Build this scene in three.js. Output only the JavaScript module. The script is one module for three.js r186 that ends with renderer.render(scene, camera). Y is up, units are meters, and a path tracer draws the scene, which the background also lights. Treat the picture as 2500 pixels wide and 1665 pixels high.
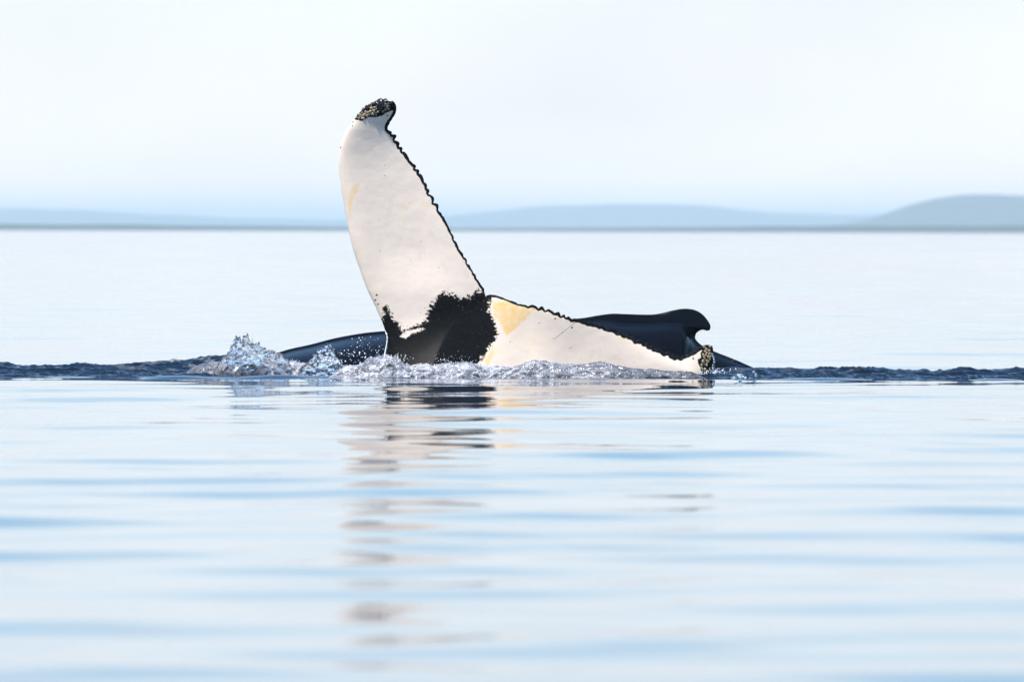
import * as THREE from 'three';
import { ImprovedNoise } from 'three/addons/math/ImprovedNoise.js';
import { MarchingCubes } from 'three/addons/objects/MarchingCubes.js';
import { mergeGeometries } from 'three/addons/utils/BufferGeometryUtils.js';

// ------------------------------------------------------------------ camera, sky, sun, exposure
const scene = new THREE.Scene();
const EYE = 1.54;                                   // lens height above the sea: a small boat
const camera = new THREE.PerspectiveCamera(3.4, 1024 / 681, 0.5, 80000);
camera.filmGauge = 36;
camera.setFocalLength(400);                         // long telephoto lens
camera.position.set(0, EYE, 0);
camera.rotation.order = 'YXZ';
camera.rotation.set(-0.00981, 0, 0.0028);
camera.focus = 118.2;
camera.userData.fStop = 5.6;

const renderer = new THREE.WebGLRenderer();
renderer.toneMapping = THREE.LinearToneMapping;
renderer.toneMappingExposure = 1.6;
renderer.shadowMap.enabled = true;

const noiseGen = new ImprovedNoise();
const N3 = (x, y, z) => noiseGen.noise(x + 31.7, y + 17.3, z + 53.1);
const clamp = (x, a, b) => Math.min(b, Math.max(a, x));
const sstep = (x, a, b) => { const t = clamp((x - a) / (b - a), 0, 1); return t * t * (3 - 2 * t); };
const lerp = (a, b, t) => a + (b - a) * t;
function fbm(x, y, z, oct = 4, gain = 0.5) { let s = 0, a = 1, n = 0; for (let i = 0; i < oct; i++) { s += a * N3(x, y, z); n += a; x *= 2.03; y *= 2.03; z *= 2.03; a *= gain; } return s / n; }
function rng(seed) { let a = seed >>> 0; return () => { a = (a + 0x6d2b79f5) >>> 0; let t = a; t = Math.imul(t ^ (t >>> 15), t | 1); t ^= t + Math.imul(t ^ (t >>> 7), t | 61); return ((t ^ (t >>> 14)) >>> 0) / 4294967296; }; }
function table(pts) { return (x) => { if (x <= pts[0][0]) return pts[0][1]; for (let i = 1; i < pts.length; i++) if (x <= pts[i][0]) { const t = (x - pts[i - 1][0]) / (pts[i][0] - pts[i - 1][0]); return lerp(pts[i - 1][1], pts[i][1], t); } return pts[pts.length - 1][1]; }; }

// hazy sky: milky at the horizon, clear blue from a few degrees up, thin veils of cloud all round
{
  const W = 4096, H = 2048, data = new Float32Array(W * H * 4);
  const pick = (c) => table([[0, 1.42, 1.22, 1.04], [0.3, 1.14, 1.06, 0.99], [0.6, 1.0, 0.985, 0.97], [1.3, 0.90, 0.94, 0.965], [2.4, 0.92, 1.01, 1.07], [4, 0.89, 1.04, 1.14], [8, 0.58, 0.90, 1.20], [15, 0.36, 0.66, 1.10], [30, 0.23, 0.48, 0.95], [90, 0.17, 0.39, 0.85]].map((p) => [p[0], p[c] / 1.5]));
  const R = pick(1), G = pick(2), B = pick(3);
  for (let row = 0; row < H; row++) {
    const el = ((row + 0.5) / H - 0.5) * 180, e = Math.max(0, el), r = R(e), g = G(e), b = B(e);
    for (let col = 0; col < W; col++) {
      const az = ((col + 0.5) / W) * Math.PI * 2, cx = Math.cos(az), cz = Math.sin(az), o = (row * W + col) * 4;
      let veil = 0;
      if (el > -0.2 && el < 40) veil = fbm(cx * 26, el * 0.9, cz * 26, 3) * (1 - sstep(el, 25, 40));
      const k = 1 + 0.13 * veil, w = sstep(veil, -0.1, 0.5) * 0.10 * sstep(e, 0.4, 3);
      data[o] = lerp(r * k, 0.60, w); data[o + 1] = lerp(g * k, 0.63, w); data[o + 2] = lerp(b * k, 0.66, w); data[o + 3] = 1;
    }
  }
  const sky = new THREE.DataTexture(data, W, H, THREE.RGBAFormat, THREE.FloatType);
  sky.mapping = THREE.EquirectangularReflectionMapping; sky.magFilter = THREE.LinearFilter; sky.needsUpdate = true;
  scene.background = sky; scene.environment = sky;
}
const sun = new THREE.DirectionalLight(new THREE.Color(1.0, 0.94, 0.87), 5);
sun.name = 'sun';
sun.position.set(-34, 94, -84); sun.target.position.set(0, 0, -118); scene.add(sun, sun.target);
sun.castShadow = true; sun.shadow.radius = 6; sun.shadow.mapSize.set(4096, 4096);
Object.assign(sun.shadow.camera, { left: -9, right: 9, top: 9, bottom: -9, near: 10, far: 400 });
scene.fog = new THREE.FogExp2(new THREE.Color(0.745, 0.915, 1.0), 0.00007);

// ------------------------------------------------------------------ helpers for things
const mats = {
  sea: new THREE.MeshPhysicalMaterial({ name: 'sea_water', color: new THREE.Color(0.004, 0.022, 0.050), roughness: 0.03, ior: 1.333 }),
  chop: new THREE.MeshPhysicalMaterial({ name: 'churned_water', color: 0xffffff, vertexColors: true, roughness: 0.08, ior: 1.333 }),
  foam: new THREE.MeshPhysicalMaterial({ name: 'foam', color: 0xffffff, vertexColors: true, roughness: 0.26, ior: 1.333 }),
  splash: new THREE.MeshPhysicalMaterial({ name: 'clear_water', color: 0xffffff, roughness: 0.02, ior: 1.333, transmission: 1, thickness: 0.03 }),
  drop: new THREE.MeshPhysicalMaterial({ name: 'spray', color: new THREE.Color(0.86, 0.88, 0.9), roughness: 0.1, ior: 1.333 }),
  black: new THREE.MeshPhysicalMaterial({ name: 'wet_black_skin', color: new THREE.Color(0.002, 0.003, 0.006), roughness: 0.14, ior: 1.36, specularIntensity: 0.34 }),
  shell: new THREE.MeshStandardMaterial({ name: 'barnacle_shell', color: 0xffffff, vertexColors: true, roughness: 0.6 }),
  stalk: new THREE.MeshPhysicalMaterial({ name: 'goose_barnacle_skin', color: new THREE.Color(0.016, 0.012, 0.011), roughness: 0.3 }),
};
function setup(o, name, parent = scene) { o.name = name; o.castShadow = o.receiveShadow = true; parent.add(o); return o; }
function tag(o, label, category, group, kind) { if (label) o.userData.label = label; if (category) o.userData.category = category; if (group) o.userData.group = group; if (kind) o.userData.kind = kind; return o; }
function gridIndex(nu, nv, wrapFlip = false) {
  const idx = new Uint32Array((nu - 1) * (nv - 1) * 6); let k = 0;
  for (let i = 0; i < nu - 1; i++) for (let j = 0; j < nv - 1; j++) {
    const a = i * nv + j, b = a + nv, c = b + 1, d = a + 1;
    if (wrapFlip) { idx[k++] = a; idx[k++] = d; idx[k++] = b; idx[k++] = b; idx[k++] = d; idx[k++] = c; } else { idx[k++] = a; idx[k++] = b; idx[k++] = d; idx[k++] = b; idx[k++] = c; idx[k++] = d; }
  }
  return new THREE.BufferAttribute(idx, 1);
}
function geom(pos, idx, extra = {}) {
  const g = new THREE.BufferGeometry();
  g.setAttribute('position', new THREE.BufferAttribute(pos, 3)); g.setIndex(idx);
  for (const k in extra) g.setAttribute(k, extra[k]);
  if (!extra.normal) g.computeVertexNormals();
  return g;
}
// Plans of the animals and of the wake are drawn on squared paper: 1 unit of paper = U metres, the sea level at paper row 925, columns from 1250.
const U = 0.00426;
const px = (x) => (x - 1250) * U, py = (y, x = 1250) => (921 - (y - (x - 1250) * 0.0028)) * U;

// ------------------------------------------------------------------ sea
const waves = [];
{
  const r = rng(71);
  const add = (n, l0, l1, slope, spread, far) => { for (let i = 0; i < n; i++) { const L = l0 * (l1 / l0) ** ((i + r()) / n), a = (r() * 2 - 1) * spread + (r() < 0.15 ? 0.9 : 0), k = 2 * Math.PI / L; waves.push({ kx: k * Math.sin(a), kz: k * Math.cos(a), A: slope * Math.SQRT2 / Math.sqrt(n) / k, p: r() * 6.283, L, far }); } };
  add(18, 1.5, 6.5, 0.0150, 0.9, 0);
  add(14, 0.7, 2.2, 0.0036, 1.2, 0);
  add(14, 18, 90, 0.010, 1.1, 1);
}
function seaAt(x, D, out) {                          // D: metres out from the boat
  let h = 0, hx = 0, hz = 0;
  const far = sstep(D, 220, 600), near = 1 - 0.5 * far, lo = 1 - sstep(D, 350, 700);
  const damp = 1 + 0.65 * (1 - sstep(D, 74, 106));
  for (const w of waves) {
    let a = w.A * damp * (w.far ? far : near * (w.L < 2.3 ? 1 - sstep(D, 140, 300) : lo));
    if (!w.far && a < 1e-7) continue;
    const ph = w.kx * x + w.kz * D + w.p, s = Math.sin(ph), c = Math.cos(ph);
    h += a * s; hx += a * w.kx * c; hz += a * w.kz * c;
  }
  out[0] = h; out[1] = hx; out[2] = hz;
}
const CH0 = 116.2, CH1 = 123.0;                      // the belt of churned water
{
  const rows = [];
  for (let d = -40; d < 30; d += 2) rows.push(d);
  for (let d = 30; d < 126; d += 0.06) rows.push(d);
  let d = 126, st = 0.06; while (d < 600) { rows.push(d); st = Math.min(2.5, st * 1.005); d += st; }
  while (d < 6000) { rows.push(d); st = Math.min(10, st * 1.01); d += st; }
  while (d < 44000) { rows.push(d); st = Math.min(600, st * 1.04); d += st; }
  rows.push(44000);
  const half = []; let x = 0, sx = 0.14; while (x < 9000) { half.push(x); if (x > 7.5) sx *= 1.09; x += sx; } half.push(9000);
  const cols = [...half.slice(1).reverse().map((v) => -v), ...half];
  const nu = rows.length, nv = cols.length, pos = new Float32Array(nu * nv * 3), nor = new Float32Array(nu * nv * 3), o = [0, 0, 0];
  for (let i = 0, k = 0; i < nu; i++) for (let j = 0; j < nv; j++, k += 3) {
    const D = rows[i], X = cols[j];
    seaAt(X, D, o);
    const calm = 1 - sstep(D, 5000, 9000), inv = 1 / Math.hypot(o[1] * calm, 1, o[2] * calm);
    const dip = 0.14 * sstep(D, CH0 + 0.9, CH0 + 1.6) * (1 - sstep(D, CH1 - 1.4, CH1 - 0.7)) * (1 - sstep(Math.abs(X), 6.4, 7.0));
    pos[k] = X; pos[k + 1] = o[0] * calm - dip; pos[k + 2] = -D;
    nor[k] = -o[1] * calm * inv; nor[k + 1] = inv; nor[k + 2] = o[2] * calm * inv;
  }
  const m = setup(new THREE.Mesh(geom(pos, gridIndex(nu, nv, true), { normal: new THREE.BufferAttribute(nor, 3) }), mats.sea), 'sea');
  m.userData.kind = 'structure';
}

// belt of churned water: a low wake running right across, with a crest line whose height changes along it
const crest = table([[-400, 0.15], [0, 0.165], [55, 0.115], [130, 0.12], [165, 0.165], [205, 0.17], [250, 0.135], [330, 0.18], [400, 0.235], [470, 0.285], [540, 0.325], [640, 0.30], [700, 0.20], [800, 0.13], [1750, 0.10], [1800, 0.135], [1880, 0.125], [1960, 0.105], [2040, 0.115], [2120, 0.125], [2200, 0.10], [2300, 0.09], [2350, 0.105], [2430, 0.095], [2500, 0.12], [2900, 0.10]]);
const SWELLS = [[440, 120, 116.95, 0.25, 0.06], [690, 130, 116.85, 0.28, 0.075], [960, 130, 116.9, 0.3, 0.055], [180, 120, 117.0, 0.3, 0.05], [2000, 190, 116.9, 0.28, 0.06], [2420, 110, 117.0, 0.25, 0.055], [1500, 180, 116.95, 0.25, 0.05]];
const foamWhere = table([[0, 0.12], [250, 0.3], [380, 0.65], [560, 0.9], [720, 0.7], [900, 0.7], [1500, 0.6], [1800, 0.3], [2050, 0.25], [2300, 0.06], [2500, 0.05]]);
function chopHeight(X, D) {
  const col = X / U + 1250, edge = CH0 + 0.85 + 0.22 * N3(X * 0.7, 3.1, 0) + 0.10 * N3(X * 2.1, 8.1, 0);
  const front = sstep(D, edge, edge + 0.9), body = front * (1 - sstep(D, CH1 - 1.8, CH1 - 0.4)) * (1 - sstep(Math.abs(X), 6.3, 7.1));
  const z0 = 119.4 + 0.35 * N3(X * 0.45, 1.7, 4.4), q = (D - z0) / (D < z0 ? 0.30 : 0.7), ridge = crest(col) * Math.exp(-q * q) * 0.62;
  const wx = X + 0.10 * N3(X * 2.2, D * 1.4, 9), wz = D + 0.12 * N3(X * 2.0, D * 1.3, 19);
  const pk = (v) => { const a = 1 - Math.min(1, Math.abs(v) * 1.7); return a * a - 0.4; };
  let h = 0.030 * N3(wx * 1.1, wz * 1.5, 2);
  h += 0.034 * pk(N3(wx * 1.5, wz * 4.2, 5)) + 0.026 * pk(N3(wx * 3.2 + 5, wz * 8.4, 7));
  h += 0.013 * pk(N3(wx * 7, wz * 16, 11)) + 0.0045 * N3(wx * 13, wz * 30, 13);
  const wild = 0.55 + 0.45 * sstep(D, edge + 0.2, edge + 1.2);
  let swell = 0;
  for (const [c, w, d, q, a] of SWELLS) { const u = (col - c) / w, v = (D - d) / q; if (Math.abs(u) < 2.5) swell += a * Math.exp(-u * u - v * v); }
  return -0.035 + swell + body * (0.034 + ridge + h * wild * (0.88 + 0.6 * N3(X * 0.8, D * 0.5, 23)));
}
{
  const rows = []; let d = CH0; while (d < CH1) { rows.push(d); d += d < 120.5 ? 0.018 : 0.035; }
  const nu = rows.length, nv = 1180, pos = new Float32Array(nu * nv * 3), col = new Float32Array(nu * nv * 3);
  for (let i = 0, k = 0; i < nu; i++) for (let j = 0; j < nv; j++, k += 3) {
    const X = -7.1 + 14.2 * j / (nv - 1), D = rows[i], h = chopHeight(X, D), c0 = X / U + 1250;
    pos[k] = X; pos[k + 1] = h; pos[k + 2] = -D;
    const where = foamWhere(c0) * sstep(h, 0.01, 0.12);
    const f = 0.7 * where * sstep(fbm(X * 3, D * 6, h * 9, 4, 0.6), 0.02, 0.40) * (0.6 + 0.4 * sstep(N3(X * 40, D * 45, h * 60), -0.3, 0.4));
    col[k] = lerp(0.004, 0.50, f); col[k + 1] = lerp(0.010, 0.52, f); col[k + 2] = lerp(0.021, 0.55, f);
  }
  const m = setup(new THREE.Mesh(geom(pos, gridIndex(nu, nv, true), { color: new THREE.BufferAttribute(col, 3) }), mats.chop), 'churned_water');
  tag(m, 'dark choppy belt of churned sea water around the whales', null, null, 'structure');
}

// ------------------------------------------------------------------ far hills and shore
const farMat = (r, g, b) => new THREE.MeshStandardMaterial({ color: new THREE.Color(r, g, b), roughness: 1 });
function hill(name, D, pts, rgb, depth, rough, seed) {
  const f = table(pts), nu = 420, nv = 16, pos = new Float32Array(nu * nv * 3), mrad = 1 / 27778;
  for (let i = 0, k = 0; i < nu; i++) for (let j = 0; j < nv; j++, k += 3) {
    const c = lerp(pts[0][0], pts[pts.length - 1][0], i / (nu - 1)), a = j / (nv - 1) * Math.PI;
    const hgt = Math.max(0, f(c)) * mrad * D, X = (c - 1250) * mrad * D;
    const up = Math.sin(a) * hgt * (1 + rough * fbm(X * 0.008, j * 0.35, seed, 4)) - (j === 0 || j === nv - 1 ? 1.5 : 0);
    pos[k] = X; pos[k + 1] = up; pos[k + 2] = -D - depth * (j / (nv - 1)) + fbm(X * 0.004, seed, j * 0.3, 3) * depth * 0.08;
  }
  const m = setup(new THREE.Mesh(geom(pos, gridIndex(nu, nv, true)), farMat(...rgb)), name);
  m.userData.kind = 'structure'; return m;
}
hill('hills', 25000, [[-4200, 8], [-2500, 40], [-900, 58], [-200, 54], [150, 48], [330, 38], [560, 27], [800, 25], [1000, 27], [1180, 46], [1330, 60], [1480, 67], [1640, 66], [1760, 62], [1900, 48], [2080, 40], [2250, 42], [2500, 50], [3200, 60], [4600, 44], [6800, 6]], [0.03, 0.05, 0.03], 2500, 0.10, 3.3);
hill('headland', 15000, [[1900, 4], [2080, 16], [2165, 32], [2210, 48], [2265, 66], [2330, 82], [2400, 92], [2480, 96], [2560, 93], [2700, 78], [2900, 84], [3300, 70], [4000, 40], [5200, 6]], [0.025, 0.045, 0.028], 1400, 0.12, 7.7);
hill('shore', 7600, [[-5200, 8], [-1500, 13], [-300, 15], [250, 14], [560, 11], [800, 9], [1000, 7.5], [1250, 7], [1500, 8], [1700, 11], [1950, 14], [2200, 14], [2380, 16], [2600, 17], [3600, 17], [6500, 8]], [0.02, 0.035, 0.022], 450, 0.5, 11.2);

// ------------------------------------------------------------------ the whale lying on its side: its tail out of the water
const ST = [[962, 250, 964, 256], [945, 246.5, 965, 264], [918, 249, 963, 276], [893, 260, 957, 287], [876, 275, 950, 298], [862, 293, 944, 316], [842, 319, 955, 326], [829.5, 356, 972.4, 356], [825, 397, 1003, 395], [829, 441, 1035, 445], [835, 480, 1053, 484], [849, 556, 1091, 550], [860, 605, 1118, 605], [877, 656, 1148, 655], [896, 707, 1172, 694], [918, 753, 1180.5, 710], [940, 809, 1182.5, 720], [942, 850, 1183, 726], [945, 960, 1183.2, 728], [1060, 1015, 1184, 728.5], [1180, 1010, 1186, 724], [1260, 1000, 1194, 720.7], [1320, 990, 1219.5, 724.6], [1380, 985, 1264, 742], [1430, 978, 1323, 753], [1490, 970, 1386, 774.5], [1550, 962, 1445, 790], [1600, 953, 1502, 808], [1640, 945, 1543, 825], [1675, 938, 1591, 846.5], [1700, 932, 1641, 867], [1715, 928, 1660, 871.5], [1728, 922, 1689, 860], [1738, 905, 1704, 851], [1742, 885, 1717, 844], [1743, 865, 1730, 843], [1741, 850, 1740, 846]];
const leadC = new THREE.CatmullRomCurve3(ST.map((s) => new THREE.Vector3(s[0], s[1], 0)), false, 'centripetal');
const trailC = new THREE.CatmullRomCurve3(ST.map((s) => new THREE.Vector3(s[2], s[3], 0)), false, 'centripetal');
const NS = 900, NT = 72;
const trailPts = [], leadPts = [], toothPts = [];
{
  let arc = 0, last = null; const a = new THREE.Vector3(), t = new THREE.Vector3();
  for (let i = 0; i < NS; i++) {
    const s = i / (NS - 1); trailC.getPoint(s, a); trailC.getTangent(s, t); const l = leadC.getPoint(s);
    if (last) arc += Math.hypot(a.x - last.x, a.y - last.y); last = { x: a.x, y: a.y };
    // knobbly trailing edge: rounded teeth, bolder towards the tips
    const left = a.x < 1183 && a.y < 727, bold = left ? sstep(a.y, 300, 330) * (1 - 0.72 * sstep(a.y, 460, 560)) : sstep(a.x, 1215, 1300) * (0.55 + 0.45 * sstep(a.x, 1480, 1560)) * (1 - sstep(a.x, 1650, 1700));
    const per = (left ? 20 : 18) , ph = (arc / per + 0.9 * N3(arc * 0.028, 2, 7)) % 1, tooth = Math.pow(Math.sin(Math.PI * ((ph + 1) % 1)), 0.8);
    const out = 1.2 + (11 * (tooth - 0.55) * clamp(0.85 + 1.3 * N3(arc * 0.033, 9, 1), 0.35, 1.35) ) * bold + 2.2 * N3(arc * 0.09, 4, 2) * sstep(i, 60, 90) * (1 - sstep(i, 840, 870)) * (Math.hypot(a.x - 1183, a.y - 727) > 14 ? 1 : 0.2);
    trailPts.push([a.x, a.y]); toothPts.push([t.y * out, -t.x * out]); leadPts.push([l.x, l.y]);
  }
}
function keelAt(x, y) {                               // distance to the keel of the tail stock and how far down it lies
  const kx = 1183 - 155 * (1 - Math.exp(-Math.max(0, y - 722) / 105));
  return [(x - kx) * 0.74, clamp((y - 722) / 298, 0, 1)];
}
function bend(x, y) {                                 // how the sheet of the flukes leans out of its plane, metres, + towards the boat
  const up = clamp((727 - y) / 480, 0, 1.05), l = x < 1183 && y < 800 ? 1 : 0;
  const tip = sstep(y, 390, 250);
  let z = 0;
  z += l * (0.06 * up * up);                          // upper lobe leans over a little
  z += 0.12 * Math.pow(clamp((425 - y) / 175, 0, 1.1), 2);   // and its tip curls over
  z += 0.10 * sstep(x, 1183, 1760) - 0.05 * sstep(x, 1600, 1750);
  const lead = (x - (868 + (y - 500) * 0.20)) / 230;   // camber across the upper lobe
  if (y < 727) z -= 0.035 * Math.sin(clamp(lead, 0, 1) * Math.PI) * sstep(y, 727, 600);
  z += 0.17 * clamp((935 - y) / 200, 0, 1) * sstep(x, 1190, 1400);
  if (x > 1183) z -= 0.05 * Math.sin(clamp((y - 727) / 220, 0, 1) * Math.PI) * sstep(x, 1200, 1300);
  return z;
}
function thick(x, y, s, t) {                          // half thickness of the section
  const chord = Math.hypot(0, 1), prof = Math.pow(Math.sin(Math.PI * Math.pow(clamp(t, 0, 1), 0.62)), 0.75);
  const edge = Math.min(s, 1 - s), body = 0.055 * sstep(edge, -0.02, 0.22) + 0.012;
  const [kd, ka] = keelAt(x, y), wide = 34 + 95 * ka, g = Math.exp(-Math.pow(Math.abs(kd) / wide, 1.2));
  const bulge = (0.05 + 0.34 * ka) * g * sstep(ka, -0.05, 0.75);
  const round = Math.sqrt(clamp(t * 14, 0, 1)) * Math.sqrt(clamp((1 - t) * 22, 0, 1));
  return body * prof * (1 - 0.3 * g) + bulge * round + 0.006 * round;
}
// pigment of the underside: white skin, black tail stock, black rim and tips, ochre algae stains, specks and scratches
const TX0 = 810, TY0 = 236, TW = 950, TH = 800, TK = 1.6;
function flukeTexture() {
  const W = Math.round(TW * TK), H = Math.round(TH * TK), data = new Uint8Array(W * H * 4), r = rng(5);
  const rim = new Float32Array(W * H).fill(99);
  for (let i = 0; i < NS - 1; i++) for (let q = 0; q < 3; q++) {
    const x = lerp(trailPts[i][0] + toothPts[i][0] * 0.5, trailPts[i + 1][0] + toothPts[i + 1][0] * 0.5, q / 3), y = lerp(trailPts[i][1] + toothPts[i][1] * 0.5, trailPts[i + 1][1] + toothPts[i + 1][1] * 0.5, q / 3), cx = Math.round((x - TX0) * TK), cy = Math.round((y - TY0) * TK), R = 20;
    for (let b = -R; b <= R; b++) for (let a = -R; a <= R; a++) { const X = cx + a, Y = cy + b; if (X < 0 || Y < 0 || X >= W || Y >= H) continue; const d = Math.hypot(X / TK + TX0 - x, Y / TK + TY0 - y); if (d < rim[Y * W + X]) rim[Y * W + X] = d; }
  }
  const poly = (pts) => { const bx0 = Math.min(...pts.map((p) => p[0])) - 30, bx1 = Math.max(...pts.map((p) => p[0])) + 30, by0 = Math.min(...pts.map((p) => p[1])) - 30, by1 = Math.max(...pts.map((p) => p[1])) + 30; return (x, y) => {   // signed distance, + inside
    if (x < bx0 || x > bx1 || y < by0 || y > by1) return -30;
    let d = 1e9, ins = false;
    for (let i = 0, j = pts.length - 1; i < pts.length; j = i++) {
      const [ax, ay] = pts[j], [bx, by] = pts[i], dx = bx - ax, dy = by - ay, t = clamp(((x - ax) * dx + (y - ay) * dy) / (dx * dx + dy * dy + 1e-9), 0, 1);
      d = Math.min(d, Math.hypot(x - ax - dx * t, y - ay - dy * t));
      if ((ay > y) !== (by > y) && x < ax + (y - ay) / (by - ay) * dx) ins = !ins;
    }
    return ins ? d : -d;
  }; };
  const stock = poly([[925, 800], [936, 775], [934, 752], [943, 746], [950, 757], [958, 778], [974, 793], [981, 814], [987, 800], [1020, 793], [1042, 780], [1046, 757], [1059, 733], [1085, 712], [1105, 719], [1119, 729], [1139, 726], [1168, 709], [1184, 712], [1185, 725], [1198, 722], [1192, 746], [1197, 770], [1211, 797], [1214, 819], [1202, 838], [1192, 853], [1177, 872], [1166, 892], [1150, 1040], [900, 1040]]);
  const hole = poly([[976, 822], [992, 806], [1030, 800], [1036, 803], [1004, 815], [990, 826]]);
  const tipL = poly([[850, 290], [863, 291], [868, 293], [882, 294.5], [890, 291], [898, 285.5], [915, 286], [930, 283], [942, 275], [950, 271], [962, 267], [975, 262], [970, 230], [850, 230]]);
  const tipR = poly([[1713, 838], [1714, 856], [1710.5, 861], [1712, 873], [1704, 876], [1704.5, 886], [1709, 896], [1716, 912], [1760, 930], [1760, 838]]);
  const ochre = poly([[1203, 732], [1240, 736], [1280, 748], [1312, 753], [1300, 766], [1270, 790], [1236, 822], [1229, 808], [1215, 785], [1204, 770]]);
  const ochre2 = poly([[1180, 880], [1205, 835], [1207, 870], [1190, 900]]), ochre3 = poly([[846, 492], [860, 450], [877, 445], [874, 465], [860, 490], [852, 540]]), ochre4 = poly([[1502, 826], [1520, 820], [1540, 826], [1520, 832]]);
  const specks = []; for (let i = 0; i < 320; i++) specks.push([TX0 + r() * TW, TY0 + r() * TH, 0.5 + r() * r() * 1.6, r()]);
  specks.push([1355, 777, 2.4, 0], [1396, 799, 2.6, 0], [974, 365 - 20, 2, 0], [960, 337, 2, 0], [860, 298, 2.4, 0], [858, 307, 2, 0], [944, 282, 2.4, 0.2], [919, 720, 3, 0], [915, 732, 2.5, 0], [922, 742, 2.4, 0], [829, 360, 2.6, 0]);
  for (let Y = 0; Y < H; Y++) for (let X = 0; X < W; X++) {
    const x = X / TK + TX0, y = Y / TK + TY0, o = (Y * W + X) * 4;
    const sd = stock(x, y), n1 = fbm(x * 0.011, y * 0.011, 1, 4), n2 = fbm(x * 0.05, y * 0.05, 2, 4, 0.6), n3 = N3(x * 0.45, y * 0.45, 3), fr = fbm(x * 0.16, y * 0.16, 4, 4, 0.75), streak = N3(x * 0.03, y * 0.35, 6);
    let R = 0.75 + 0.06 * n1 + 0.035 * n2 + 0.022 * n3 + 0.014 * streak, G = R * (0.845 + 0.02 * n1), B = R * (0.70 - 0.03 * n2);
    const och = Math.max(sstep(ochre(x, y) + 9 * n2 + 5 * fr, -2, 4) * 0.95 * (0.72 + 0.9 * n2 + 0.5 * fr), 0.6 * sstep(ochre2(x, y) + 6 * n2 + 4 * fr, -1, 6), 0.42 * sstep(ochre3(x, y) + 5 * n2 + 2 * fr, -2, 4), 0.4 * sstep(ochre4(x, y) + 3 * fr, -1, 3), 0.22 * sstep(n1 + 0.4 * n2, 0.18, 0.5));
    const oc = clamp(och, 0, 1); R = lerp(R, 0.76, oc); G = lerp(G, 0.485, oc); B = lerp(B, 0.155, oc);
    // thin scratch
    const sc = Math.abs((y - 812) + (x - 1372) * 0.80), onsc = x > 1352 && x < 1416 ? sstep(sc, 2.2, 0.6) * 0.35 : 0; R *= 1 - onsc; G *= 1 - onsc * 1.1; B *= 1 - onsc * 1.3;
    let dark = 0;
    dark = Math.max(dark, sstep(sd + 18 * fbm(x * 0.075 + y * 0.03, y * 0.15 - x * 0.02, 4, 5, 0.68) + 11 * fr + 2.5 * n3 + 14 * n2, -2.0, 1.8));
    if (hole(x, y) + 7 * fr + 4 * n3 > 0) dark *= 0.05;
    // brushed strokes where black breaks up over the white
    const rimW = (x < 1183 && y < 727 ? lerp(7.5, 5.0, sstep(y, 320, 600)) : lerp(5, 8, sstep(x, 1300, 1450))) + 2.0 * fr + 2.2 * N3(x * 0.05, y * 0.05, 8);
    dark = Math.max(dark, sstep(rim[Y * W + X], rimW + 0.7, rimW - 0.7));
    dark = Math.max(dark, sstep(tipL(x, y) + 3 * fr, -0.8, 0.8), sstep(tipR(x, y) + 3 * fr, -0.8, 0.8));
    // white nicks and scars inside the black
    const nick = sstep(fbm(x * 0.21, y * 0.27, 12, 3), 0.36, 0.44) * 0.5 * (sd < 38 ? 1 : 0.25);
    let bl = 0.0035 + 0.002 * n2 + 0.008 * Math.max(0, fbm(x * 0.10, y * 0.28, 14, 3)); bl = lerp(bl, 0.30, nick * 0.5);
    R = lerp(R, bl, dark); G = lerp(G, bl, dark); B = lerp(B, bl * 1.04, dark);
    data[o] = R * 0; data[o + 1] = 0; data[o + 2] = 0; data[o + 3] = 255;
    const enc = (v) => Math.round(255 * clamp(v <= 0.0031308 ? v * 12.92 : 1.055 * Math.pow(v, 1 / 2.4) - 0.055, 0, 1));
    data[o] = enc(R); data[o + 1] = enc(G); data[o + 2] = enc(B);
  }
  for (const [x, y, q, v] of specks) {
    const cx = (x - TX0) * TK, cy = (y - TY0) * TK, R = q * TK + 1;
    for (let b = Math.floor(-R); b <= R; b++) for (let a = Math.floor(-R); a <= R; a++) { const X = Math.round(cx + a), Y = Math.round(cy + b); if (X < 0 || Y < 0 || X >= W || Y >= H) continue; const k = sstep(Math.hypot(a, b * 1.3), q * TK + 0.6, q * TK - 0.8) * 0.8, o = (Y * W + X) * 4; for (let c = 0; c < 3; c++) data[o + c] = Math.round(data[o + c] * (1 - k) + (40 + v * 90) * k); }
  }
  // fine rake marks and scratches
  for (let q = 0; q < 46; q++) {
    const up = q < 26; let x = up ? 850 + r() * 230 : 1230 + r() * 420, y = up ? 330 + r() * 360 : 770 + r() * 120;
    const a = up ? 1.1 + (r() - 0.5) * 1.2 : -0.5 + (r() - 0.5) * 1.3, len = 14 + r() * 46, k = 0.06 + 0.13 * r(), curl = (r() - 0.5) * 0.012, lines = r() < 0.35 ? 3 : 1;
    for (let l = 0; l < lines; l++) for (let d = 0; d < len; d += 0.35) {
      const b = a + curl * d, X = Math.round((x + Math.cos(b) * d - Math.sin(a) * l * 4 - TX0) * TK), Y = Math.round((y + Math.sin(b) * d + Math.cos(a) * l * 4 - TY0) * TK);
      if (X < 0 || Y < 0 || X >= W || Y >= H) continue;
      const o = (Y * W + X) * 4, f = k * Math.sin(Math.PI * d / len); if (data[o] > 120) for (let c = 0; c < 3; c++) data[o + c] = Math.round(lerp(data[o + c], [120, 108, 98][c], f));
    }
  }
  const t = new THREE.DataTexture(data, W, H, THREE.RGBAFormat, THREE.UnsignedByteType);
  t.colorSpace = THREE.SRGBColorSpace; t.magFilter = THREE.LinearFilter; t.minFilter = THREE.LinearFilter; t.needsUpdate = true;
  return t;
}
const FX = px(1060), FD = 118.5;                       // where the tail stock leaves the water
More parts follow.
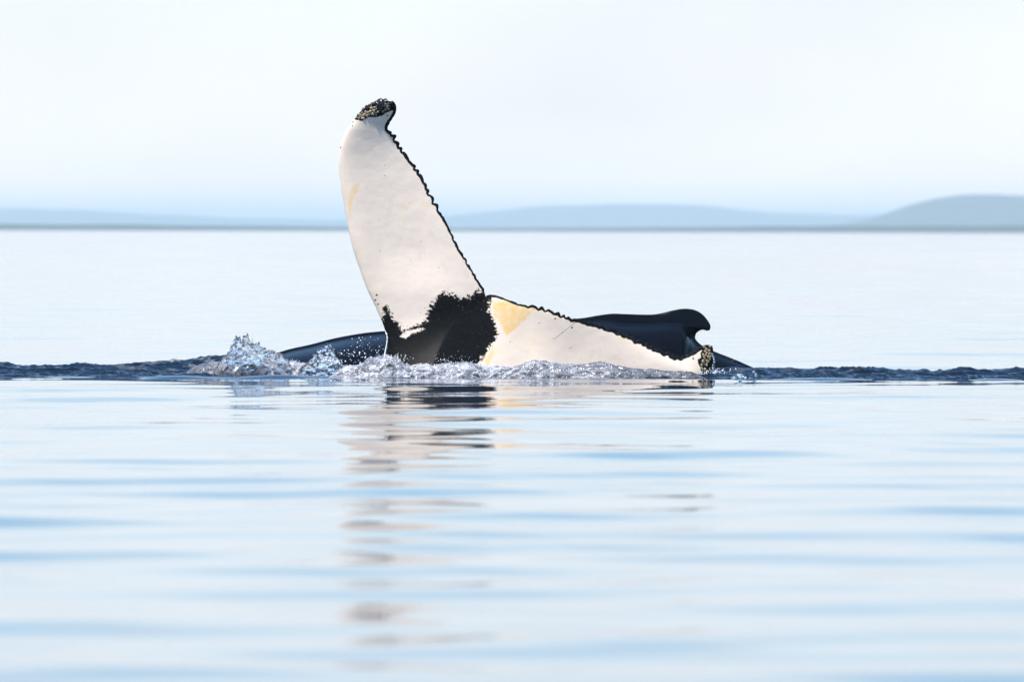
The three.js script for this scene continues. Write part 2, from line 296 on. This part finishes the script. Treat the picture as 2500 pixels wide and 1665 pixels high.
const flukeAt = (x, y, side, s, t) => [px(x) - FX, py(y, x), bend(x, y) + side * thick(x, y, s, t)];
const whale = setup(new THREE.Group(), 'diving_whale');
whale.position.set(FX, 0, -FD);
tag(whale, 'whale with white and black tail flukes raised out of the water', 'whale');
{
  const parts = [];
  for (const side of [1, -1]) {
    const pos = new Float32Array(NS * NT * 3), uv = new Float32Array(NS * NT * 2);
    for (let i = 0; i < NS; i++) for (let j = 0; j < NT; j++) {
      const u = j / (NT - 1), t = 0.5 - 0.5 * Math.cos(Math.PI * u), rimK = sstep(t, 0.955, 1), x = lerp(leadPts[i][0], trailPts[i][0], t) + toothPts[i][0] * rimK, y = lerp(leadPts[i][1], trailPts[i][1], t) + toothPts[i][1] * rimK, s = i / (NS - 1), k = i * NT + j;
      const end = j === 0 || j === NT - 1 || i === 0 || i === NS - 1, p = flukeAt(x, y, end ? 0 : side, s, t);
      const lump = end ? 0 : 0.0022 * side * fbm(x * 0.035, y * 0.035, 21, 4);
      pos[k * 3] = p[0]; pos[k * 3 + 1] = p[1]; pos[k * 3 + 2] = p[2] + lump;
      uv[k * 2] = (x - TX0) / TW; uv[k * 2 + 1] = (y - TY0) / TH;
    }
    parts.push(geom(pos, gridIndex(NS, NT, side < 0), { uv: new THREE.BufferAttribute(uv, 2) }));
  }
   const skin = new THREE.MeshPhysicalMaterial({ name: 'fluke_skin', map: flukeTexture(), roughness: 0.48, ior: 1.36, specularIntensity: 0.28 });
  setup(new THREE.Mesh(mergeGeometries(parts), skin), 'body', whale);
}
// barnacles on both tips
{
  const prof = [[0.001, 0.25], [0.36, 0.28], [0.46, 0.62], [0.60, 0.72], [0.86, 0.42], [1.0, 0.0], [1.02, -0.4]].map(([a, b]) => new THREE.Vector2(a, b));
  const r = rng(19), variants = [];
  for (let v = 0; v < 5; v++) {
    const g = new THREE.LatheGeometry(prof, 12), p = g.attributes.position, c = new Float32Array(p.count * 3);
    for (let i = 0; i < p.count; i++) {
      const x = p.getX(i), z = p.getZ(i), rad = Math.hypot(x, z), ang = Math.atan2(z, x), wob = 1 + 0.10 * Math.sin(ang * 6 + v) + 0.06 * Math.sin(ang * 3 + v * 2);
      p.setXYZ(i, x * wob, p.getY(i), z * (1 - 0.12 * (v % 3)) * wob);
      const inner = rad < 0.40, tone = (0.8 + 0.2 * Math.sin(ang * 6 + v * 1.3)) * (0.85 + 0.05 * v);
      c[i * 3] = inner ? 0.05 : 0.56 * tone; c[i * 3 + 1] = inner ? 0.04 : 0.46 * tone; c[i * 3 + 2] = inner ? 0.03 : 0.31 * tone;
    }
    g.setAttribute('color', new THREE.BufferAttribute(c, 3)); g.computeVertexNormals(); variants.push(g);
  }
  const locate = (x, y) => {                          // nearest place on the strip
    let best = 1e9, bi = 0, bt = 0.5;
    for (let i = 2; i < NS - 2; i++) { const [ax, ay] = leadPts[i], [bx, by] = trailPts[i], dx = bx - ax, dy = by - ay, t = clamp(((x - ax) * dx + (y - ay) * dy) / (dx * dx + dy * dy + 1e-9), 0.03, 0.97), d = Math.hypot(x - ax - dx * t, y - ay - dy * t); if (d < best) { best = d; bi = i; bt = t; } }
    const [ax, ay] = leadPts[bi], [bx, by] = trailPts[bi]; return [lerp(ax, bx, bt), lerp(ay, by, bt), bi / (NS - 1), bt];
  };
  let n = 0;
  const put = (x, y, rad, geo, mat, name, lift = 0) => {
    const [X, Y, s, t] = locate(x, y), e = 2, p = new THREE.Vector3(...flukeAt(X, Y, 1, s, t));
    const qa = locate(X + e, Y), qb = locate(X, Y + e), pa = new THREE.Vector3(...flukeAt(qa[0], qa[1], 1, qa[2], qa[3])).sub(p), pb = new THREE.Vector3(...flukeAt(qb[0], qb[1], 1, qb[2], qb[3])).sub(p);
    const nrm = pb.cross(pa).normalize(); if (!(nrm.z > 0.2)) nrm.set(0, 0, 1);
    const m = setup(new THREE.Mesh(geo, mat), n ? name + '_' + String(n).padStart(3, '0') : name, whale); n++;
    m.position.copy(p).addScaledVector(nrm, lift * rad); m.quaternion.setFromUnitVectors(new THREE.Vector3(0, 1, 0), nrm); m.rotateY(r() * 6); m.scale.setScalar(rad); return m;
  };
  const zl = (x, y) => [840 + x / 14.25, 220 + y / 14.25], zr = (x, y) => [1600 + x / 11.775, 800 + y / 11.775];
  const L = [[535, 870, 52], [510, 970, 44], [600, 990, 38], [660, 975, 46], [435, 965, 34], [625, 890, 40], [690, 855, 52], [610, 790, 36], [775, 890, 46], [730, 760, 46], [818, 775, 48], [855, 845, 42], [900, 740, 48], [935, 640, 54], [980, 840, 60], [1008, 722, 56], [1040, 612, 42], [870, 600, 38], [1058, 690, 32], [1085, 790, 34], [1090, 862, 34], [1160, 760, 42], [1100, 655, 30], [1330, 745, 42], [1412, 690, 46], [1385, 570, 44], [1425, 495, 40], [1500, 485, 40], [1498, 565, 52], [1515, 655, 48], [1420, 800, 24], [910, 535, 34], [1110, 570, 28], [1498, 890, 32], [570, 925, 34], [760, 820, 34], [335, 1010, 24], [1450, 620, 34], [945, 790, 34], [660, 730, 30], [1395, 430, 32], [1340, 420, 26]];
  for (const [x, y, q] of L) put(...zl(x, y), q / 14.25 * U * 1.02, variants[Math.floor(r() * 5)], mats.shell, 'barnacle');
  const Rr = [[1415, 555, 36], [1575, 540, 36], [1475, 612, 34], [1552, 650, 40], [1430, 672, 34], [1482, 712, 36], [1577, 730, 42], [1380, 765, 34], [1465, 782, 36], [1400, 832, 34], [1590, 822, 34], [1530, 838, 36], [1570, 900, 32], [1380, 965, 54], [1492, 1005, 30], [1480, 945, 36], [1335, 1065, 34], [1480, 1072, 34], [1340, 1155, 34], [1430, 1190, 40], [1640, 770, 26], [1430, 880, 30], [1540, 770, 28], [1420, 1040, 30], [1530, 970, 28], [1090, 865, 30]];
  for (const [x, y, q] of Rr) put(...zr(x, y), q / 11.775 * U * 1.02, variants[Math.floor(r() * 5)], mats.shell, 'barnacle');
  // dark goose barnacles along the rim of the upper tip: lumpy stalks, two of them hooked
  n = 0;
  const lump = (seed, sx, sy, sz) => { const g = new THREE.IcosahedronGeometry(1, 3), p = g.attributes.position, v = new THREE.Vector3(); for (let i = 0; i < p.count; i++) { v.fromBufferAttribute(p, i); const k = 1 + 0.35 * N3(v.x * 1.6 + seed, v.y * 1.6, v.z * 1.6); p.setXYZ(i, v.x * k * sx, v.y * k * sy, v.z * k * sz); } g.computeVertexNormals(); return g; };
  for (const [x, y, q] of [[430, 850, 62], [560, 800, 44], [650, 670, 72], [770, 600, 78], [860, 500, 64], [950, 455, 62], [1030, 440, 56], [1110, 440, 70], [1180, 520, 90], [1230, 640, 80], [1190, 400, 60], [1320, 560, 70], [1290, 470, 60], [1580, 470, 50], [1660, 420, 46], [385, 930, 34]]) put(...zl(x, y), q / 14.25 * U, lump(x * 0.013, 1, 0.7, 0.9), mats.stalk, 'goose_barnacle', 0.1);
  for (const pts of [[[1120, 430], [1180, 350], [1270, 312], [1330, 350]], [[1300, 470], [1320, 390], [1390, 330], [1450, 325], [1475, 370]]]) {
    const c = new THREE.CatmullRomCurve3(pts.map(([x, y], i) => { const [X, Y] = zl(x, y), q = flukeAt(Math.max(X, 880), Math.max(Y, 250), 0, 0.02, 0.3); return new THREE.Vector3(px(X) - FX, py(Y, X), q[2] + 0.01 + 0.012 * i); }));
    const g = new THREE.TubeGeometry(c, 24, 0.010, 8), p = g.attributes.position;
    for (let i = 0; i < p.count; i++) { const q = c.getPoint(Math.floor(i / 9) / 24), k = 1.25 - 0.6 * Math.floor(i / 9) / 24 + 0.25 * N3(i * 0.2, 3, pts[0][0]); p.setXYZ(i, q.x + (p.getX(i) - q.x) * k, q.y + (p.getY(i) - q.y) * k, q.z + (p.getZ(i) - q.z) * k); }
    g.computeVertexNormals(); setup(new THREE.Mesh(g, mats.stalk), 'goose_barnacle_' + String(n++).padStart(3, '0'), whale);
  }
}

// ------------------------------------------------------------------ the second whale: its back and hooked dorsal fin behind the flukes
{
  // [spine x, y, fin root x, y, belly x, half width m, radius of the section m]
  const S = [[520, 968, 520, 972, 520, 0.02, 0.3], [580, 905, 580, 911, 580, 0.6, 0.8], [640, 874, 640, 880, 640, 0.85, 1.0], [682, 859.6, 682, 866, 682, 0.95, 1.1], [712, 851, 712, 857, 712, 1.0, 1.15], [755, 841.6, 755, 848, 755, 1.05, 1.2], [818, 825.6, 818, 832, 818, 1.05, 1.2], [882, 814, 882, 821, 882, 1.0, 1.2], [940, 808, 940, 815, 940, 0.95, 1.15], [1080, 799, 1080, 806, 1080, 0.85, 1.05], [1220, 788, 1220, 795, 1220, 0.72, 0.9], [1330, 781, 1330, 788, 1330, 0.60, 0.75], [1418, 777, 1418, 785, 1418, 0.50, 0.62], [1457, 770.7, 1455, 782, 1457, 0.46, 0.6], [1493, 766, 1488, 783, 1490, 0.42, 0.6], [1532, 767, 1522, 788, 1520, 0.40, 0.58], [1591, 768, 1575, 790, 1560, 0.37, 0.55], [1615, 764.7, 1598, 790, 1580, 0.35, 0.52], [1642, 758, 1622, 789, 1600, 0.34, 0.5], [1671, 753.7, 1640, 788, 1616, 0.33, 0.5], [1695, 756.7, 1652, 788, 1628, 0.32, 0.48], [1713, 766, 1660, 788, 1636, 0.31, 0.46], [1728, 782.6, 1666, 789, 1643, 0.3, 0.45], [1734.6, 796, 1670, 790.5, 1649, 0.3, 0.44], [1733, 805, 1672, 792, 1653, 0.3, 0.44], [1727, 807.5, 1674, 794, 1657, 0.29, 0.43], [1717, 805, 1676, 796.5, 1661, 0.29, 0.43], [1707, 808, 1680, 802, 1666, 0.29, 0.42], [1699.5, 815, 1684, 810, 1672, 0.28, 0.42], [1697.5, 825.7, 1688, 823, 1680, 0.28, 0.4], [1704, 835, 1697, 838, 1692, 0.27, 0.38], [1717, 845, 1716, 852, 1714, 0.26, 0.36], [1742, 857, 1742, 863, 1742, 0.25, 0.34], [1784, 873.5, 1784, 879, 1784, 0.24, 0.32], [1814, 886, 1814, 892, 1814, 0.23, 0.3], [1880, 918, 1880, 924, 1880, 0.2, 0.3], [1960, 968, 1960, 972, 1960, 0.02, 0.3]];
  const K = 0.004413, level = 908.9, X0 = (1250 - 1250) * K, curve = (a, b) => new THREE.CatmullRomCurve3(S.map((s) => new THREE.Vector3(s[a], s[b], 0)), false, 'centripetal');
  const top = curve(0, 1), root = curve(2, 3), rest = new THREE.CatmullRomCurve3(S.map((s) => new THREE.Vector3(s[4], s[5], s[6])), false, 'centripetal');
  const nu = 640, nv = 44, nf = 16, parts = [];
  for (const side of [1, -1]) {
    const pos = new Float32Array(nu * nv * 3);
    for (let i = 0; i < nu; i++) {
      const s = i / (nu - 1), a = top.getPoint(s), b = root.getPoint(s), c = rest.getPoint(s), fin = Math.hypot(a.x - b.x, a.y - b.y), w0 = Math.min(0.05, 0.010 + 0.0011 * fin) + 0.02 * sstep(fin, 12, 5);
      for (let j = 0; j < nv; j++) {
        let x, y, w;
        if (j < nf) { const t = j / nf; x = lerp(a.x, b.x, t); y = lerp(a.y, b.y, t); w = w0 * Math.sqrt(t) * (0.8 + 0.35 * t); }
        else {
          const t = (j - nf) / (nv - 1 - nf), dn = t * t * 0.4 + t * 0.6, yb = Math.max(975, b.y + 6), q = clamp((dn * (yb - b.y) * K) / c.z, 0, 1);
          x = lerp(b.x, c.x, Math.sqrt(dn) * 0.9); y = lerp(b.y, yb, dn); w = w0 * 1.15 + c.y * Math.sqrt(1 - (1 - q) * (1 - q)) * (1 - Math.exp(-dn * 14));
        }
        const k = (i * nv + j) * 3, lump = 0.010 * fbm(x * 0.012, y * 0.03, side * 3, 4) * sstep(j, 1, 9);
        pos[k] = (x - 1250) * K; pos[k + 1] = (level - (y - (x - 1250) * 0.0028)) * K; pos[k + 2] = side * (w + (j ? lump : 0));
      }
    }
    parts.push(geom(pos, gridIndex(nu, nv, side > 0)));
  }
  const m = setup(new THREE.Mesh(mergeGeometries(parts), mats.black), 'companion_whale');
  m.position.set(0, 0, -122.6);
  tag(m, 'black whale back with hooked dorsal fin behind the raised tail', 'whale');
}

// ------------------------------------------------------------------ foam heaped against the tail
const froth = [];                                     // places on the foam, for the loose bubbles
function foamRoll(name, D, tops, base, depth, white, seed) {
  const f = table(tops), x0 = tops[0][0], x1 = tops[tops.length - 1][0], nu = Math.round((x1 - x0) / 1.35), nv = 84, pos = new Float32Array(nu * nv * 3), col = new Float32Array(nu * nv * 3), cx = (x0 + x1) / 2;
  for (let i = 0, k = 0; i < nu; i++) for (let j = 0; j < nv; j++, k += 3) {
    const c = lerp(x0, x1, i / (nu - 1)), a = j / (nv - 1) * Math.PI, X = px(c), end = sstep(Math.min(i, nu - 1 - i), -2, 60), hgt = Math.max(0.02, py(f(c), c) * 0.93) + 0.07;
    const n = 0.040 * fbm(X * 4, a * 1.7, seed, 3) + 0.013 * (0.4 - Math.abs(N3(X * 10, a * 4.2, seed + 3)) * 1.5) + 0.0065 * (0.35 - Math.abs(N3(X * 23, a * 10, seed + 6)) * 1.5) + 0.005 * N3(X * 50, a * 22, seed + 9) + 0.0028 * N3(X * 110, a * 48, seed + 4);
    const rad = 1 + n / hgt * 1.1;
    pos[k] = X - px(cx) + 0.012 * N3(X * 30, a * 10, seed + 12);
    pos[k + 1] = -0.07 + Math.sin(a) * hgt * rad * end;
    pos[k + 2] = Math.cos(a) * depth * (0.75 + 0.5 * N3(X * 1.3, 5, seed)) * rad * end + 0.10 * N3(X * 0.9, 2, seed + 8);
    const low = pos[k + 1] / (hgt - 0.07), clump = fbm(X * 9, a * 3.2, seed + 20, 4, 0.65), grain = N3(X * 95, a * 34, seed + 30);
    const w = clamp(white(c) * (0.42 + 1.5 * clump + 0.7 * grain + 0.25 * sstep(n, -0.01, 0.02)), 0.0, 1);
    col[k] = lerp(0.04, 0.48, w); col[k + 1] = lerp(0.045, 0.49, w); col[k + 2] = lerp(0.055, 0.54, w);
    if (j > 6 && j < nv * 0.62 && pos[k + 1] > 0.01) froth.push([px(cx) + pos[k], pos[k + 1], pos[k + 2] - D, Math.cos(a), Math.sin(a), w * white(c)]);
  }
  const m = setup(new THREE.Mesh(geom(pos, gridIndex(nu, nv, false), { color: new THREE.BufferAttribute(col, 3) }), mats.foam), name);
  m.position.set(px(cx), 0, -D); m.userData.kind = 'stuff'; return m;
}
tag(foamRoll('foam', 117.75, [[770, 897], [800, 895], [840, 893], [870, 890], [885, 886], [900, 876], [920, 872], [940, 867], [956, 869], [975, 873], [985, 884], [1005, 889], [1020, 886], [1032, 888], [1060, 891], [1090, 886], [1118, 881], [1140, 880], [1160, 885], [1175, 892], [1200, 892], [1225, 891], [1260, 892], [1310, 896]], 0, 0.30, () => 0.80, 41), 'white foam heaped against the black base of the tail', 'foam');
tag(foamRoll('foam_001', 117.62, [[1150, 897], [1215, 892], [1245, 891], [1265, 888], [1285, 883], [1305, 879], [1325, 878], [1345, 883], [1360, 880], [1375, 884], [1400, 886], [1430, 885], [1465, 881], [1490, 885], [1520, 892], [1560, 898], [1620, 902], [1700, 907], [1760, 907]], 0, 0.30, table([[1150, 0.75], [1300, 0.6], [1450, 0.5], [1530, 0.25], [1760, 0.22]]), 57), 'grey foam rolling along the lower white fluke', 'foam');
tag(foamRoll('foam_002', 118.7, [[400, 915], [470, 897], [520, 884], [570, 876], [620, 872], [660, 874], [700, 882], [760, 889], [860, 898]], 0, 0.35, table([[400, 0.1], [500, 0.25], [580, 0.55], [660, 0.75], [860, 0.7]]), 73), 'grey foam under the tall clear splash', 'foam');

// ------------------------------------------------------------------ splashes: thin sheets of clear water thrown up, polygonised from a field
function splash(name, label, cx, D, x0, x1, top, thickness, layers, seed, holes = 0.5, depth = 0.16) {
  const res = Math.round(clamp((x1 - x0) * 0.75, 52, 96)), mc = new MarchingCubes(res, mats.splash, false, false, 400000), wX = px(x1) - px(x0), hY = Math.max(...top.map((p) => py(p[1], p[0]))) + 0.05, f = table(top);
  mc.isolation = 0; const F = mc.field;
  for (let k = 0; k < res; k++) for (let j = 0; j < res; j++) for (let i = 0; i < res; i++) {
    const X = (i / res) * wX, Y = (j / res) * hY, Z = (k / res - 0.5) * depth * 2, c = x0 + (x1 - x0) * (i / res);
    const ht = Math.max(0.001, py(f(c), c)), rel = Y / ht;
    let d = -1;
    for (let l = 0; l < layers; l++) {
      const zs = (l - (layers - 1) / 2) * depth * 0.55 + 0.06 * N3(X * 4, Y * 5, seed + l * 7) + 0.05 * N3(X * 11, Y * 9, seed + l * 3 + 40);
      const hole = fbm(X * 13, Y * 16, seed + l * 11 + Z * 4, 3, 0.6), th = thickness * (1.25 - 0.75 * rel) * (0.9 + 0.8 * N3(X * 17, Y * 17, seed + 90 + l)) - holes * thickness * 2.6 * Math.max(0, hole + 0.02) - thickness * 3.2 * Math.max(0, rel - 0.94 + 0.25 * N3(X * 30, 0.5, seed + l));
      d = Math.max(d, th - thickness * 3 * (1 - sstep(Math.min(i, res - 1 - i) / res, 0.02, 0.08)) - Math.abs(Z - zs));
    }
    const b = Math.min(i, j, k, res - 1 - i, res - 1 - j, res - 1 - k);
    F[i + j * res + k * res * res] = b < 2 ? -0.05 : d;
  }
  mc.update();
  const n = mc.count, pos = new Float32Array(n * 3), nor = new Float32Array(n * 3);
  for (let q = 0; q < n; q++) {
    pos[q * 3] = (mc.positionArray[q * 3] + 1) / 2 * wX; pos[q * 3 + 1] = (mc.positionArray[q * 3 + 1] + 1) / 2 * hY; pos[q * 3 + 2] = mc.positionArray[q * 3 + 2] * depth;
    const v = new THREE.Vector3(mc.normalArray[q * 3] / wX, mc.normalArray[q * 3 + 1] / hY, mc.normalArray[q * 3 + 2] / (2 * depth)).normalize(); v.toArray(nor, q * 3);
  }
  const g = new THREE.BufferGeometry(); g.setAttribute('position', new THREE.BufferAttribute(pos, 3)); g.setAttribute('normal', new THREE.BufferAttribute(nor, 3));
  const m = setup(new THREE.Mesh(g, mats.splash), name); m.position.set(px(x0), 0, -D);
  return tag(m, label, 'splash', 'splashes of clear water');
}
splash('splash', 'tall clear jagged splash where the dark whale back slopes into water', 600, 118.35, 508, 728, [[508, 915], [526, 898], [538, 884], [548, 870], [560, 856], [570, 838], [576, 824], [584, 824], [590, 842], [597, 822], [604, 820], [610, 836], [622, 843], [635, 847], [650, 856], [665, 860], [685, 866], [702, 880], [728, 915]], 0.014, 3, 3, 0.75);
splash('splash_001', 'small curled splash in front of the dark blue whale back', 790, 118.1, 722, 862, [[722, 915], [742, 892], [756, 880], [770, 866], [784, 853], [796, 847], [808, 848], [816, 858], [826, 878], [838, 892], [862, 915]], 0.018, 2, 13, 0.55, 0.10);
splash('splash_002', 'low ragged splash at the foot of the black tail stock', 930, 117.6, 856, 1024, [[856, 915], [876, 893], [890, 882], [905, 872], [912, 876], [930, 867], [945, 868], [962, 872], [972, 866], [980, 880], [1000, 895], [1024, 915]], 0.013, 2, 23, 0.7, 0.10);
splash('splash_003', 'small peaked splash on dark water beside the barnacled lower tip', 1800, 117.5, 1775, 1850, [[1775, 918], [1795, 908], [1802, 901], [1810, 908], [1828, 906], [1838, 900], [1844, 908], [1850, 918]], 0.014, 2, 33, 0.5, 0.08);
// water running off the lower tip and down the edge of the tail stock
function trickle(name, label, pts, D, wide, mat) {
  const x0 = pts[pts.length - 1][0], c = new THREE.CatmullRomCurve3(pts.map(([x, y, z]) => new THREE.Vector3(px(x) - px(x0), py(y, x), z)));
  const g = new THREE.TubeGeometry(c, 48, wide, 10), p = g.attributes.position;
  for (let i = 0; i < p.count; i++) { const s = Math.floor(i / 11) / 48, q = c.getPoint(s), k = 0.5 + 1.2 * s * s + 0.9 * N3(i * 0.11, s * 9, 4); p.setXYZ(i, q.x + (p.getX(i) - q.x) * k, q.y + (p.getY(i) - q.y) * k, q.z + (p.getZ(i) - q.z) * k); }
  g.computeVertexNormals();
  const m = setup(new THREE.Mesh(g, mat), name); m.position.set(px(x0), 0, -D);
  return tag(m, label, 'water');
}
trickle('water_trickle', 'trickle of water running off the barnacled lower tip', [[1739, 862, 0], [1743, 872, 0.02], [1744, 884, 0.04], [1741, 893, 0.05], [1744, 905, 0.06], [1748, 914, 0.06]], 118.35, 0.014, mats.splash);
trickle('water_trickle_001', 'thin white trickle of water down the edge of the black tail stock', [[939, 806, 0], [944, 818, 0.01], [945, 832, 0.02], [942, 850, 0.02], [939, 868, 0.02], [937, 884, 0.02]], 118.44, 0.0075, mats.drop);
// ------------------------------------------------------------------ spray: flying drops
{
  const r = rng(99), list = [];
  const gauss = () => (r() + r() + r() - 1.5) / 1.5;
  const cloud = (n, x, y, sx, sy, D, sd, r0, r1) => { for (let i = 0; i < n; i++) list.push([px(x + gauss() * sx), py(y + gauss() * sy, x), -(D + gauss() * sd), lerp(r0, r1, r() ** 2.4)]); };
  cloud(55, 860, 868, 70, 30, 118.2, 0.3, 0.002, 0.0085);
  cloud(60, 900, 845, 70, 40, 118.2, 0.3, 0.0015, 0.005);
  cloud(110, 595, 850, 60, 34, 118.3, 0.2, 0.002, 0.008);
  cloud(36, 820, 880, 40, 16, 118.0, 0.2, 0.003, 0.010);
  cloud(26, 790, 740, 70, 70, 118.3, 0.3, 0.001, 0.0035);
  cloud(120, 960, 872, 60, 14, 117.5, 0.1, 0.002, 0.007);
  cloud(60, 1100, 875, 90, 20, 117.5, 0.1, 0.0015, 0.005);
  cloud(30, 1900, 880, 200, 16, 118.4, 0.4, 0.001, 0.004);
  cloud(90, 1750, 905, 60, 10, 117.8, 0.2, 0.002, 0.006);
  // loose bubbles and drops over the foam
  for (let i = 0; i < 15000; i++) {
    const [x, y, z, nz, ny, w] = froth[Math.floor(r() * froth.length)]; if (r() > w * 1.1) continue;
    const out = -Math.log(1 - r() * 0.97) * 0.0075 - 0.002;
    list.push([x + (r() - 0.5) * 0.02, y + ny * out, z + nz * out, 0.0010 + 0.0040 * r() ** 3]);
  }
  const g = new THREE.IcosahedronGeometry(1, 1), m = new THREE.InstancedMesh(g, mats.drop, list.length), M = new THREE.Matrix4(), q = new THREE.Quaternion();
  list.forEach(([x, y, z, s], i) => { q.setFromEuler(new THREE.Euler(r() * 6, r() * 6, r() * 6)); M.compose(new THREE.Vector3(x, Math.max(y, 0.05), z), q, new THREE.Vector3(s, s * (0.7 + r()), s)); m.setMatrixAt(i, M); });
  setup(m, 'spray'); tag(m, 'fine white drops of spray flying around the splashes', 'spray', null, 'stuff');
}
renderer.render(scene, camera);
